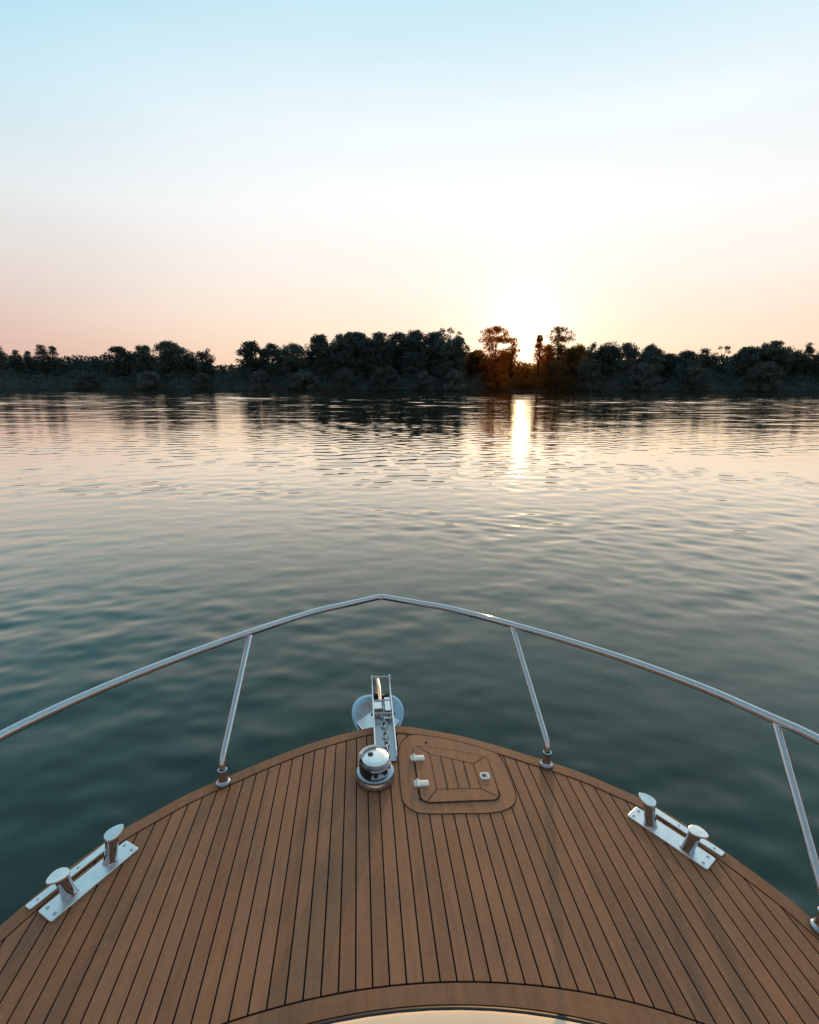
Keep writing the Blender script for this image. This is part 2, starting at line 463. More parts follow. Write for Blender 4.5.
for k in range(-K, K):
    plank(k*PW + GAP/2, (k+1)*PW - GAP/2)
me = bpy.data.meshes.new('teak_deck')
bm.to_mesh(me); bm.free()
at = me.attributes.new('tone', 'FLOAT', 'FACE'); at.data.foreach_set('value', tones)
deck = link('teak_deck', me, M_teak, boat, loc=DK)
bm_ = bmesh.new(); bm_.from_mesh(me); bmesh.ops.recalc_face_normals(bm_, faces=bm_.faces[:]); bm_.to_mesh(me); bm_.free()

def band(bm, outer, inner, z0, z1, sgn, i0=0, i1=None):
    """solid curved board between two matching polylines, rounded outer lip"""
    o = outer[i0:i1]; q = inner[i0:i1]; rows = []
    for a, b in zip(o, q):
        rows.append([bm.verts.new((sgn*b.x, b.y, z0)), bm.verts.new((sgn*b.x, b.y, z1)),
                     bm.verts.new((sgn*(a.x*0.9+b.x*0.1), a.y*0.9+b.y*0.1, z1)), bm.verts.new((sgn*a.x, a.y, z1-0.006)), bm.verts.new((sgn*a.x, a.y, z0))])
    for r, s in zip(rows, rows[1:]):
        for k in range(4): bm.faces.new((r[k], r[k+1], s[k+1], s[k]))
    bm.faces.new(rows[0]); bm.faces.new(rows[-1][::-1])
# covering board round the deck edge: one length each side
I_cov = inset(E_R, 0.053)
for p in I_cov: p.x = max(p.x, 0.0015)
E_c = [p.copy() for p in E_R]; E_c[0].x = 0.0015
for s in (1, -1):
    bm = bmesh.new(); band(bm, E_c, I_cov, -0.05, 0.0045, s); obj('covering_board', bm, M_teak_b, boat, loc=DK)
# curved margin board before the coachroof, in three lengths with butt seams
A_in = [Vector((p.x, p.y)) for p in AFT]
C_out = [Vector((p.x*1.0, p.y)) for p in ell(1.225, .945, .074)]
def arc_part(t0, t1, n=40):
    o, q = [], []
    for k in range(n+1):
        t = t0 + (t1-t0)*k/n
        o.append(Vector((-.022 + 1.357*math.sin(t), .206 + .857*math.cos(t)))); q.append(Vector((-.028 + 1.288*math.sin(t), .103+.911*math.cos(t))))
    return o, q
for t0, t1 in ((-1.55, -0.633), (-0.630, 0.600), (0.603, 1.55)):
    o, q = arc_part(t0, t1)
    bm = bmesh.new(); rows = []
    for a, b in zip(o, q):
        rows.append([bm.verts.new((b.x, b.y, -0.01)), bm.verts.new((b.x, b.y, 0.0035)), bm.verts.new((a.x, a.y, 0.0035)), bm.verts.new((a.x, a.y, -0.01))])
    for r, s in zip(rows, rows[1:]):
        for k in range(3): bm.faces.new((r[k], r[k+1], s[k+1], s[k]))
    obj('margin_board', bm, M_teak_b, boat, loc=DK)

# coachroof: pale moulded cabin front that climbs aft from a soft lip
def coachroof():
    bm = bmesh.new(); nt_, rows = 48, []
    prof = [(0.0, 0.002), (0.0, 0.012), (0.004, 0.022), (0.016, 0.030), (0.05, 0.038), (0.2, 0.068), (0.45, 0.13), (0.8, 0.22), (1.0, 0.27)]
    for d, z in prof:
        row = []
        for k in range(nt_+1):
            t = -1.57 + 3.14*k/nt_
            a, b = 1.260 - d*0.55, .892 - d*0.92
            row.append(bm.verts.new((-.030 + a*math.sin(t), .101 - d*0.12 + b*math.cos(t), z)))
        rows.append(row)
    for r, s in zip(rows, rows[1:]):
        for k in range(nt_): bm.faces.new((r[k], r[k+1], s[k+1], s[k]))
    # carry the sides aft
    aft = []
    last = [r[0] for r in rows] + [r[-1] for r in reversed(rows)]
    back_ = [bm.verts.new((v.co.x, -2.6, v.co.z)) for v in last]
    for i in range(len(last)-1): bm.faces.new((last[i], last[i+1], back_[i+1], back_[i]))
    bmesh.ops.remove_doubles(bm, verts=bm.verts[:], dist=1e-5)
    return bm
o = obj('coachroof', coachroof(), M_gel, boat, smooth=True, loc=DK)
bm = bmesh.new()
add_tube(bm, [(-.029 + 1.273*math.sin(t), .1005 + .9005*math.cos(t), 0.002) for t in [-1.55+3.1*k/90 for k in range(91)]], 0.0095, 8)
obj('rubber_seal', bm, M_dark, boat, smooth=True, loc=DK)

# hull sides with flare and a rubbing strake
bm = bmesh.new(); rows = []
sec = [(0.0, -0.03, 0.0), (0.012, -0.10, 0.0), (-0.05, -0.35, 0.08), (-0.16, -0.8, 0.25), (-0.28, -1.25, 0.42), (-0.42, -1.75, 0.62)]
full = [Vector((-p.x, p.y)) for p in reversed(E_R[1:])] + E_R
for dx, z, back_y in sec:
    row = []
    for p in full:
        k = max(0.0, 1 - abs(p.x)/1.6)
        sx = 1 + dx/1.0
        row.append(bm.verts.new((p.x*sx, p.y - back_y*(0.35+0.65*k) + (0.004 if dx >= 0 else 0), z)))
    rows.append(row)
for r, s in zip(rows, rows[1:]):
    for k in range(len(full)-1): bm.faces.new((r[k], r[k+1], s[k+1], s[k]))
hull = obj('hull', bm, M_gel, boat, smooth=True, loc=DK)
bm = bmesh.new(); add_tube(bm, [(p.x*1.012, p.y+0.006, -0.075) for p in full], 0.018, 8)
obj('rubbing_strake', bm, M_steel, hull, smooth=True)

# deck hatch: caulked surround, mitred lid frame, four short planks
hs = [(.043, 1.911), (.041, 1.735), (.060, 1.678), (.114, 1.643), (.25, 1.631), (.385, 1.624), (.465, 1.646), (.501, 1.699), (.506, 1.80), (.499, 1.925), (.455, 1.975), (.297, 2.058), (.138, 2.106), (.083, 2.080), (.052, 2.015)]
hsm = [(p.x, p.y) for p in smooth_poly([(x, y, 0) for x, y in hs], 6, True)]
hatch = None
bm = bmesh.new(); add_prism(bm, hsm, 0.0, 0.0046, 0.0)
hatch = obj('deck_hatch', bm, M_teak_h, boat, loc=DK)
bm = bmesh.new(); add_ribbon(bm, hsm, 0.0032, 0.0052, True); obj('caulk_seam', bm, M_caulk, hatch)
lid = round_poly([(.113, 2.028), (.117, 1.691), (.436, 1.682), (.440, 1.930)], [0.012, 0.042, 0.034, 0.02])
bm = bmesh.new(); add_prism(bm, lid, 0.0046, 0.0068, 0.0008); lido = obj('lid', bm, M_teak_h, hatch)
ip = [(.186, 1.966), (.368, 1.891), (.368, 1.748), (.187, 1.757)]
bm = bmesh.new()
zc = 0.0074
lp = [(.113, 1.975), (.113, 1.73), (.118, 1.712), (.132, 1.697), (.155, 1.690), (.29, 1.686), (.40, 1.683), (.42, 1.688), (.434, 1.703), (.4365, 1.73)]
add_ribbon(bm, [(p.x, p.y) for p in smooth_poly([(x, y, 0) for x, y in lp], 6)], 0.0066, zc)
add_ribbon(bm, [(.4365, 1.73), (.4385, 1.90), (.432, 1.928)], 0.0026, zc)
add_ribbon(bm, [(.432, 1.930), (.284, 1.987), (.140, 2.022), (.118, 2.008), (.113, 1.975)], 0.0018, zc)
add_ribbon(bm, ip, 0.0036, zc, True)
for a, b in (((.138, 2.020), ip[0]), ((.427, 1.930), ip[1]), ((.428, 1.697), ip[2]), ((.138, 1.697), ip[3])): add_ribbon(bm, [a, b], 0.0032, zc+0.0004)
for x in (.2325, .279, .325): 
    yt = ip[0][1] + (ip[1][1]-ip[0][1])*(x-ip[0][0])/(ip[1][0]-ip[0][0])
    add_ribbon(bm, [(x, 1.756), (x, yt)], 0.0036, zc+0.0008)
obj('caulk_seam', bm, M_caulk, lido)
for y in (1.942, 1.792):
    bm = bmesh.new()
    add_prism(bm, round_poly([(.096, y-.0140), (.158, y-.0155), (.158, y+.0145), (.096, y+.0160)], 0.005, 4), 0.0052, 0.0125, 0.002)
    add_tube(bm, [(.113, y-.020, 0.012), (.113, y+.020, 0.012)], 0.0055, 10)
    for sx in (.103, .126, .146): add_lathe(bm, [(0, 0.0138), (0.0028, 0.0134), (0.003, 0.012)], 10, (sx, y))
    obj('hinge', bm, M_white, hatch, smooth=True, sharp=40)
bm = bmesh.new()
add_prism(bm, round_poly([(.380, 1.796), (.421, 1.793), (.421, 1.831), (.380, 1.834)], 0.012, 4), 0.006, 0.0105, 0.0015)
lat = obj('latch', bm, M_white, hatch)
bm = bmesh.new(); add_lathe(bm, [(0.0098, 0.0100), (0.0098, 0.0115), (0, 0.0112)], 16, (.397, 1.8135)); obj('keyhole', bm, M_dark, lat)
bm = bmesh.new(); add_box(bm, .409, .416, 1.803, 1.823, 0.0102, 0.0118); obj('latch_slot', bm, M_chain, lat)
bm = bmesh.new(); add_lathe(bm, [(0.006, 0.0046), (0.006, 0.0058), (0, 0.0058)], 12, (.180, 2.045)); obj('deck_plug', bm, M_caulk, hatch)

# mooring cleats: plate with two leaning bitts under teardrop caps
def cleat(sx):
    root = empty('mooring_cleat', parent=boat); root.location = (sx*1.008, 1.463, FREE+0.003); root.rotation_euler = (0, 0, sx*math.radians(33.0))
    bm = bmesh.new(); add_prism(bm, round_poly([(-.0355, -.148), (.0355, -.148), (.0355, .145), (-.0355, .145)], 0.008, 5), 0.0005, 0.0075, 0.002)
    obj('base_plate', bm, M_plate, root)
    for x in (-.019, .019):
        for y in (-.127, .127):
            bm = bmesh.new(); add_lathe(bm, [(0.0062, 0.0074), (0.0058, 0.0088), (0.0030, 0.0092), (0.0026, 0.0078), (0, 0.0078)], 14, (x, y)); obj('screw', bm, M_chain, root, smooth=True, sharp=35)
    for d in (1, -1):
        bm = bmesh.new(); lean = 0.20*d
        prof = [(0.0255, 0.0076), (0.0238, 0.0105), (0.0224, 0.016), (0.0216, 0.024), (0.0205, 0.060), (0.0210, 0.090), (0.0205, 0.0968), (0, 0.0968)]
        add_lathe(bm, prof, 28, (-0.006, d*0.066), tilt=(0.0*sx, lean))
        po = obj('bitt', bm, M_steel, root, smooth=True, sharp=50)
        bm = bmesh.new(); cy = d*(0.066+0.20*0.098)
        out_ = []
        for k in range(25):
            t = math.pi*0.92*(-1) + 2*math.pi*0.92*k/24
            out_.append((-0.006 + 0.0245*math.sin(t), cy - d*0.0245*math.cos(t)))
        nose = [(-0.006 + 0.010, cy + d*0.040), (-0.006+0.004, cy+d*0.049), (-0.006-0.004, cy+d*0.049), (-0.006-0.010, cy + d*0.040)]
        # teardrop: round heel over the post, blunt point towards the end of the plate
        tear = []
        for k in range(40):
            t = 2*math.pi*k/40
            r_y = 0.0255 if math.cos(t) < 0 else 0.039
            wx = 0.0260*math.sin(t)*(1 - 0.22*max(0, math.cos(t))**1.5)
            tear.append((-0.006 + wx, cy + d*r_y*math.cos(t)))
        add_prism(bm, tear, 0.0965, 0.1030, 0.0014, zf=lambda x, y: (y-cy)*d*0.10)
        obj('cap', bm, M_plate, po)
    return root
cleat(1); cleat(-1)
for sx in (1, -1):
    st = empty('x') if False else None
    bm = bmesh.new(); ax = Vector((-.545*sx, .838)); ox = Vector((.838*sx, .545)); c = Vector((1.014*sx, 1.466)) + ox*0.070
    q = [c + ax*a + ox*b for a, b in ((-.156, -.0145), (-.156, .0135), (.130, .0135), (.130, -.0145))]
    add_prism(bm, round_poly([tuple(v) for v in q], 0.007, 4), 0.0046, 0.0095, 0.0018)
    so_ = obj('chafe_strip', bm, M_plate, boat, loc=DK)
    for a in (-.125, 0, .112):
        p = c + ax*a
        bm = bmesh.new(); add_lathe(bm, [(0.0052, 0.0094), (0.0048, 0.0108), (0.0024, 0.0110), (0, 0.0100)], 12, tuple(p)); obj('screw', bm, M_chain, so_, smooth=True, sharp=35)

# bow rail
RZ = 0.432
half = [(.045, 2.735), (.20, 2.655), (.38, 2.560), (.66, 2.348), (.88, 2.160), (1.10, 1.942), (1.27, 1.735), (1.38, 1.560), (1.47, 1.400), (1.60, 1.05), (1.72, .55), (1.80, -.1), (1.84, -1.2), (1.85, -2.6)]
hp = smooth_poly([(x, y, RZ) for x, y in half], 8)
apex = [Vector((-.045, 2.735, RZ)).lerp(Vector((0, 2.758, RZ)), t) for t in ()]
tip = [Vector((.030, 2.7425, RZ)), Vector((.016, 2.7485, RZ)), Vector((0, 2.7505, RZ)), Vector((-.016, 2.7485, RZ)), Vector((-.030, 2.7425, RZ))]
path = list(reversed(hp)) + tip + [Vector((-p.x, p.y, p.z)) for p in hp]
bm = bmesh.new(); add_tube(bm, path, 0.0165, 20)
obj('bow_rail', bm, M_rail, boat, smooth=True, loc=DK, sharp=60)
for bx, by, tx, ty in ((.684, 1.858, .652, 2.352), (1.279, 1.104, 1.403, 1.526)):
    for s in (1, -1):
        b = Vector((bx*s, by, 0)); t = Vector((tx*s, ty, RZ-0.010))
        k = b + Vector((0, 0.012, 0.112))
        pts = [b + Vector((0, 0, .012)), b + Vector((0, 0.002, .05))]
        a0 = b + Vector((0, 0.006, .090))
        dirn = (t-k).normalized()
        for q in range(7):
            u_ = q/6; e_ = k + dirn*0.03
            pts.append((1-u_)**2*a0 + 2*u_*(1-u_)*k + u_*u_*e_)
        pts.append(t)
        bm = bmesh.new(); add_tube(bm, pts, 0.0126, 16)
        so_ = obj('stanchion', bm, M_rail, boat, smooth=True, loc=DK, sharp=60)
        bm = bmesh.new()
        add_lathe(bm, [(0, 0.0046), (0.0285, 0.0046), (0.0300, 0.010), (0.0280, 0.016), (0.0205, 0.020), (0.0180, 0.026), (0.0172, 0.062), (0.0190, 0.066), (0.0190, 0.073), (0.0150, 0.076), (0.0128, 0.076)], 26, (b.x, b.y))
        obj('base_socket', bm, M_steel, so_, smooth=True, sharp=40)

# vertical windlass
wl = empty('windlass', parent=boat); wl.location = (-.061, 1.842, FREE+0.003); wl.scale = (1, 1, 0.88)
bm = bmesh.new(); add_lathe(bm, [(0, 0.0), (.079, 0.0), (.0815, 0.008), (.0800, 0.020), (.0750, 0.030), (.0740, 0.034), (.0770, 0.037), (.0770, 0.045), (.0720, 0.049), (.060, 0.050), (0, 0.050)], 56)
obj('windlass_base', bm, M_steel, wl, smooth=True, sharp=35)
bm = bmesh.new(); add_lathe(bm, [(.060, 0.050), (.062, 0.054), (.058, 0.060), (.046, 0.068), (.046, 0.074), (.058, 0.082), (.062, 0.088), (.060, 0.092), (.040, 0.093), (0, 0.093)], 48)
gy = obj('gypsy', bm, M_floor, wl, smooth=True, sharp=35)
for k in range(8):                       # chain pockets
    a = 2*math.pi*k/8
    bm = bmesh.new(); add_box(bm, -.008, .008, .044, .0615, .058, .084, .002)
    bmesh.ops.rotate(bm, verts=bm.verts[:], cent=(0, 0, 0), matrix=Matrix.Rotation(a, 3, 'Z'))
    obj('chain_pocket', bm, M_dark, gy)
bm = bmesh.new(); add_lathe(bm, [(.046, 0.093), (.0505, 0.096), (.0510, 0.100), (.0485, 0.102), (.0485, 0.106), (.0555, 0.108), (.0570, 0.112), (.0560, 0.1165), (.0520, 0.1185), (.030, 0.1205), (0, 0.1215)], 48)
cp = obj('cap', bm, M_plate, wl, smooth=True, sharp=40)
bm = bmesh.new(); add_lathe(bm, [(0.0120, 0.1185), (0.0120, 0.1226), (0.0100, 0.1230), (0, 0.1228)], 20, (-.020, .014)); obj('handle_socket', bm, M_dark, cp, smooth=True, sharp=30)
# chain guard curling round the back left of the drum
bm = bmesh.new(); rows = []
for k in range(25):
    t = math.radians(85 + 85*k/24)
    rows.append([bm.verts.new((r*math.cos(t), r*math.sin(t), z)) for r, z in ((.070, .049), (.072, .112), (.070, .124), (.062, .130), (.055, .128), (.056, .120), (.0575, .112), (.0635, .090), (.0635, .049))])
for a, b in zip(rows, rows[1:]):
    for k in range(8): bm.faces.new((a[k], a[k+1], b[k+1], b[k]))
bm.faces.new(rows[0][::-1]); bm.faces.new(rows[-1])
obj('chain_guard', bm, M_white, wl, smooth=True, sharp=40)
bm = bmesh.new(); rows = []  # dark curved band round the left side of the drum
for k in range(13):
    t = math.radians(165 + 85*k/12)
    rows.append([bm.verts.new((r*math.cos(t), r*math.sin(t), z)) for r, z in ((.0665, .049), (.0665, .097), (.0625, .101), (.0610, .097), (.0635, .049))])
for a, b in zip(rows, rows[1:]):
    for k in range(4): bm.faces.new((a[k], a[k+1], b[k+1], b[k]))
bm.faces.new(rows[0][::-1]); bm.faces.new(rows[-1])
obj('dark_side_band', bm, M_dark, wl, smooth=True, sharp=40)

# bow roller: open steel channel reaching past the stem
ar = empty('bow_roller', parent=boat); ar.location = (-.011, 1.93, FREE+0.004)
def side(bm, x):
    prof = [(0, 0), (0, .030), (.02, .045), (.42, .052), (.525, .060), (.548, .088), (.562, .091), (.566, .060), (.555, .020), (.51, -.02), (.44, -.035), (.30, -.025), (.25, 0)]
    a = [bm.verts.new((x-.0028, y, z)) for y, z in prof]; b = [bm.verts.new((x+.0028, y, z)) for y, z in prof]
    bm.faces.new(a); bm.faces.new(b[::-1])
    for k in range(len(prof)): bm.faces.new((a[k], a[(k+1) % len(prof)], b[(k+1) % len(prof)], b[k]))
for x in (-.0465, .0465):
    bm = bmesh.new(); side(bm, x); obj('side_plate', bm, M_plate, ar)
bm = bmesh.new(); add_box(bm, -.0435, .0435, .002, .30, .0008, .0055); obj('channel_floor', bm, M_floor, ar)
for y, z, r in ((.36, .000, .027), (.490, -.005, .028)):
    bm = bmesh.new()
    prof = [(r*.55, -.040), (r, -.038), (r*.95, -.030), (r*.55, -.010), (r*.55, .010), (r*.95, .030), (r, .038), (r*.55, .040)]
    add_lathe(bm, prof, 24)
    bmesh.ops.rotate(bm, verts=bm.verts[:], cent=(0, 0, 0), matrix=Matrix.Rotation(math.pi/2, 3, 'Y'))
    bmesh.ops.translate(bm, verts=bm.verts[:], vec=(0, y, z)); obj('roller', bm, M_white if y < .4 else M_dark, ar, smooth=True, sharp=40)
for y, z in ((.554, .080), (.40, .040), (.30, .034)):
    bm = bmesh.new(); add_tube(bm, [(-.058, y, z), (.058, y, z)], .0055, 12)
    for x in (-.056, .056): add_tube(bm, [(x-.004, y, z), (x+.004, y, z)], .0095, 6)
    obj('cross_pin', bm, M_steel, ar, smooth=True, sharp=40)
bm = bmesh.new(); add_box(bm, -.043, -.004, .335, .405, .034, .040, .001); obj('chain_stopper', bm, M_plate, ar)
bm = bmesh.new(); add_box(bm, .012, .040, .315, .425, .036, .042, .001); obj('lock_plate', bm, M_plate, ar)

# anchor on the roller: a thing of its own
anc = empty('anchor'); anc.matrix_world = BOAT @ Matrix.Translation((-.024, 2.50, -.02))
tag(anc, 'polished plough anchor with round blue reflecting flukes hanging under the bow roller', 'anchor')
bm = bmesh.new()
add_tube(bm, [(.004, -.20, .052), (.004, -.05, .054), (-.004, .06, .045), (-.010, .13, .010), (-.008, .17, -.06), (0, .16, -.15)], [.009, .011, .012, .013, .014, .016], 10)
obj('shank', bm, M_tan, anc, smooth=True, sharp=60)
for s in (-1, 1):                        # two dished wings, tipped up towards the bow
    bm = bmesh.new(); rows = []; nr, na = 8, 26
    wd_ = 0.124 if s < 0 else 0.122
    for i in range(nr+1):
        r = i/nr; row = []
        for k in range(na+1):
            t = -math.pi*0.5 + math.pi*k/na
            x = s*(0.022 + (wd_*math.cos(t)**0.85 if math.cos(t) > 0 else 0)*r)
            y = 0.034 + (0.127*math.sin(t))*r
            z = -0.165 + 0.40*(y-0.06) + 0.035*(abs(x)/0.15)**2 + 0.5*(y-0.06)**2
            row.append(bm.verts.new((x, y, z)))
        rows.append(row)
    for a, b_ in zip(rows, rows[1:]):
        for k in range(na): bm.faces.new((a[k], a[k+1], b_[k+1], b_[k]))
    bmesh.ops.remove_doubles(bm, verts=bm.verts[:], dist=1e-5)
    f = obj('fluke', bm, M_fluke, anc, smooth=True)
    md = f.modifiers.new('thickness', 'SOLIDIFY'); md.thickness = 0.006
    bm = bmesh.new()                     # lighter folded heel plate at the after edge of the wing
    v = [bm.verts.new(p) for p in ((s*.026, .055, -.150), (s*(wd_-.005), -.045, -.150), (s*(wd_-.045), -.098, -.172), (s*.055, -.106, -.185), (s*.026, -.10, -.190))]
    bm.faces.new(v); h = obj('heel_plate', bm, M_plate, f)
    md = h.modifiers.new('thickness', 'SOLIDIFY'); md.thickness = 0.005
# chain from the shank back to the windlass, links turned alternately
bm = bmesh.new()
def chain_link(bm, c, d, up, Lh=.021, wdt=.0125, r=.0042):
    d = d.normalized(); side_ = d.cross(up).normalized(); pts = []
    for k in range(20):
        t = 2*math.pi*k/20
        cx, cy = math.cos(t), math.sin(t)
        pts.append(c + d*(cx*wdt*0.9 + (Lh-wdt)*(1 if cx > 0 else -1)*min(1, abs(cx)*3)) + side_*(cy*wdt))
    rings = []
    for i, p in enumerate(pts):
        tg = (pts[(i+1) % 20]-pts[i-1]).normalized(); n = up.cross(tg).normalized()
        rings.append([bm.verts.new(p + r*(math.cos(2*math.pi*q/8)*n + math.sin(2*math.pi*q/8)*up)) for q in range(8)])
    for i in range(20):
        a, b = rings[i], rings[(i+1) % 20]
        for q in range(8): bm.faces.new((a[q], a[(q+1) % 8], b[(q+1) % 8], b[q]))
cpath = [Vector((.012, -.19, .052)), Vector((.014, -.26, .042)), Vector((.016, -.36, .036)), Vector((.018, -.48, .034)), Vector((.016, -.58, .040)), Vector((.014, -.66, .086))]
cs = smooth_poly(cpath, 12); acc_, last_, n_ = 0, cs[0], 0
for a, b in zip(cs, cs[1:]):
    acc_ += (b-a).length
    if acc_ >= .0300:
        acc_ = 0; d = (b-a).normalized(); base_up = Vector((1, 0, 0)).cross(d).normalized()
        up = base_up if n_ % 2 else Vector((1, 0, 0)); up = (up + (base_up if n_ % 2 == 0 else Vector((1, 0, 0)))*0.35).normalized()
        chain_link(bm, b, d, up); n_ += 1
obj('chain', bm, M_chain, anc, smooth=True)
bm = bmesh.new(); add_tube(bm, [(-.004, -.19, .05), (.012, -.205, .052), (.028, -.19, .05)], .005, 8); add_tube(bm, [(-.006, -.188, .050), (.030, -.188, .050)], .006, 8)
obj('shackle', bm, M_steel, anc, smooth=True)

# ---------------------------------------------------------------- water
def water_material():
    m, nt, out = new_mat('river_water')
    df = N(nt, 'ShaderNodeBsdfDiffuse'); gl = N(nt, 'ShaderNodeBsdfGlossy', Roughness=0.035, Color=(1.0, 0.955, 0.85, 1))
    fr = N(nt, 'ShaderNodeFresnel', IOR=1.34)
    mxs = N(nt, 'ShaderNodeMixShader')
    L(nt, math_node(nt, 'MINIMUM', math_node(nt, 'MULTIPLY', math_node(nt, 'POWER', fr.outputs[0], 1.1), FMUL), 0.93), mxs.inputs[0]); L(nt, df.outputs[0], mxs.inputs[1]); L(nt, gl.outputs[0], mxs.inputs[2])
    geo = N(nt, 'ShaderNodeNewGeometry')
    mp = N(nt, 'ShaderNodeMapping'); mp.inputs['Rotation'].default_value = (0, 0, 0.22); mp.inputs['Scale'].default_value = (0.55, 1.0, 1.0)
    L(nt, geo.outputs['Position'], mp.inputs['Vector'])
    n1 = N(nt, 'ShaderNodeTexNoise', Scale=1.15, Detail=2.0, Roughness=0.5, Distortion=0.3)
    n2 = N(nt, 'ShaderNodeTexNoise', Scale=4.5, Detail=2.0, Roughness=0.5)
    for n in (n1, n2): L(nt, mp.outputs['Vector'], n.inputs['Vector'])
    # patches of more and less ruffled water
    pm = N(nt, 'ShaderNodeMapping'); pm.inputs['Scale'].default_value = (0.025, 0.07, 1)
    L(nt, geo.outputs['Position'], pm.inputs['Vector'])
    pt = N(nt, 'ShaderNodeTexNoise', Scale=1.0, Detail=2.0); L(nt, pm.outputs['Vector'], pt.inputs['Vector'])
    st = ramp(nt, pt.outputs['Fac'], [(0.35, (0.55,)*3), (0.65, (1.25,)*3)])
    h = math_node(nt, 'ADD', math_node(nt, 'MULTIPLY', n1.outputs['Fac'], WB1), math_node(nt, 'MULTIPLY', n2.outputs['Fac'], WB2))
    h = math_node(nt, 'MULTIPLY', h, st.outputs['Color'])
    # the stream is more ruffled farther out than in the boat's lee
    ln = N(nt, 'ShaderNodeVectorMath', operation='LENGTH'); L(nt, geo.outputs['Position'], ln.inputs[0])
    mr = N(nt, 'ShaderNodeMapRange'); L(nt, ln.outputs['Value'], mr.inputs['Value'])
    for k_, v_ in (('From Min', 12), ('From Max', 110), ('To Min', 0.25), ('To Max', 2.0)): mr.inputs[k_].default_value = v_
    h = math_node(nt, 'MULTIPLY', h, mr.outputs[0])
    b = N(nt, 'ShaderNodeBump', Strength=1.0, Distance=1.0)
    L(nt, h, b.inputs['Height'])
    for q_ in (df, gl, fr): L(nt, b.outputs['Normal'], q_.inputs['Normal'])
    big = N(nt, 'ShaderNodeTexNoise', Scale=0.35, Detail=3.0); L(nt, geo.outputs['Position'], big.inputs['Vector'])
    c = ramp(nt, big.outputs['Fac'], [(0.3, WATER_A), (0.7, WATER_B)])
    L(nt, c.outputs['Color'], df.inputs['Color'])
    L(nt, mxs.outputs[0], out.inputs['Surface'])
    return m

def build_water():
    fine = np.radians(np.arange(-56, 68.01, 0.34)); coarse = np.radians(np.arange(72, 304, 5.0))
    ang = np.concatenate([fine, coarse]); na = len(ang)      # azimuth from +Y
    step = 0.0046
    rad = [0.5]
    while rad[-1] < 420: rad.append(rad[-1]*(1+step) + 0.004)
    rad = np.array(rad + [600, 1000, 2000, 4000, 9000.]); nr = len(rad)
    R, A = np.meshgrid(rad, ang, indexing='ij')
    X, Y = R*np.sin(A), R*np.cos(A); Z = np.zeros_like(X); dX = np.zeros_like(X); dY = np.zeros_like(X)
    cell = np.maximum(R*step+0.004, R*0.0055)
    r_ = np.random.default_rng(5)
    nW = 90
    lam = np.exp(r_.uniform(np.log(WL0), np.log(WL1), nW))
    th = math.radians(WDIR) + r_.normal(0, math.radians(WSPREAD), nW)       # travel direction from +Y
    sl_ = WSLOPE*math.sqrt(2/nW)*np.ones(nW)*np.where(lam > 1.3, 0.7, 1.0)
    ph_ = r_.uniform(0, 2*math.pi, nW)
    # slow lateral modulation so crests come in groups
    for l, t, s, p in zip(lam, th, sl_, ph_):
        k = 2*math.pi/l; kx, ky = k*math.sin(t), k*math.cos(t)
        fade = np.clip((l/cell-2.5)/3.5, 0, 1)
        phase = kx*X + ky*Y + p
        Z += fade*(s/k)*np.sin(phase)
        dX += fade*(s/k)*0.6*math.sin(t)*np.cos(phase); dY += fade*(s/k)*0.6*math.cos(t)*np.cos(phase)
    # longer wind waves out in the open stream
    far_ = np.clip((R-30)/60, 0, 1)
    for q in range(46):
        l = math.exp(r_.uniform(math.log(1.3), math.log(5.5))); t = math.radians(WDIR) + r_.normal(0, math.radians(26)); p = r_.uniform(0, 6.28)
        k = 2*math.pi/l
        Z += np.clip((l/cell-2.2)/2.5, 0, 1)*far_*(0.018*math.sqrt(2/46)/k)*np.sin(k*math.sin(t)*X + k*math.cos(t)*Y + p)
    # gusts: patches of livelier and of slacker water
    gu = np.zeros_like(X)
    for q in range(14):
        l = math.exp(r_.uniform(math.log(3.5), math.log(16))); t = r_.uniform(0, math.pi); p = r_.uniform(0, 6.28)
        gu += np.sin(2*math.pi/l*(0.55*math.sin(t)*X + math.cos(t)*Y) + p)
    gu = np.clip(1 + 0.42*gu/math.sqrt(7), 0.45, 1.6)
    Z *= gu; dX *= gu; dY *= gu
    ramp_ = np.clip(R/2.0, 0.2, 1)*(0.68 + 0.32*np.clip((R-5)/7, 0, 1))*(1 + WFAR*np.clip((R-14)/35, 0, 1))
    co = np.stack([X+dX*ramp_, Y+dY*ramp_, Z*ramp_], -1).reshape(-1, 3)
    co = np.vstack([co, [[0, 0, 0]]])
    i = np.arange(nr-1)[:, None]; j = np.arange(na)[None, :]; j2 = (j+1) % na
    q = np.stack([i*na+j, (i+1)*na+j, (i+1)*na+j2, i*na+j2], -1).reshape(-1, 4)[:, ::-1]
    tri = np.stack([np.full(na, nr*na), np.arange(na), (np.arange(na)+1) % na], -1)[:, ::-1]
    me = bpy.data.meshes.new('water')
    me.vertices.add(len(co)); me.vertices.foreach_set('co', co.astype(np.float32).ravel())
    loops = np.concatenate([q.ravel(), tri.ravel()]).astype(np.int32)
    me.loops.add(len(loops)); me.loops.foreach_set('vertex_index', loops)
    starts = np.concatenate([np.arange(len(q))*4, len(q)*4 + np.arange(len(tri))*3]).astype(np.int32)
    me.polygons.add(len(starts)); me.polygons.foreach_set('loop_start', starts)
    me.polygons.foreach_set('use_smooth', np.ones(len(starts), dtype=bool))
    me.update(calc_edges=True); me.validate()
    if me.polygons[0].normal.z < 0: me.flip_normals()
    o = link('water', me, water_material()); tag(o, 'calm rippled river water reflecting the sunset', kind='structure')
build_water()

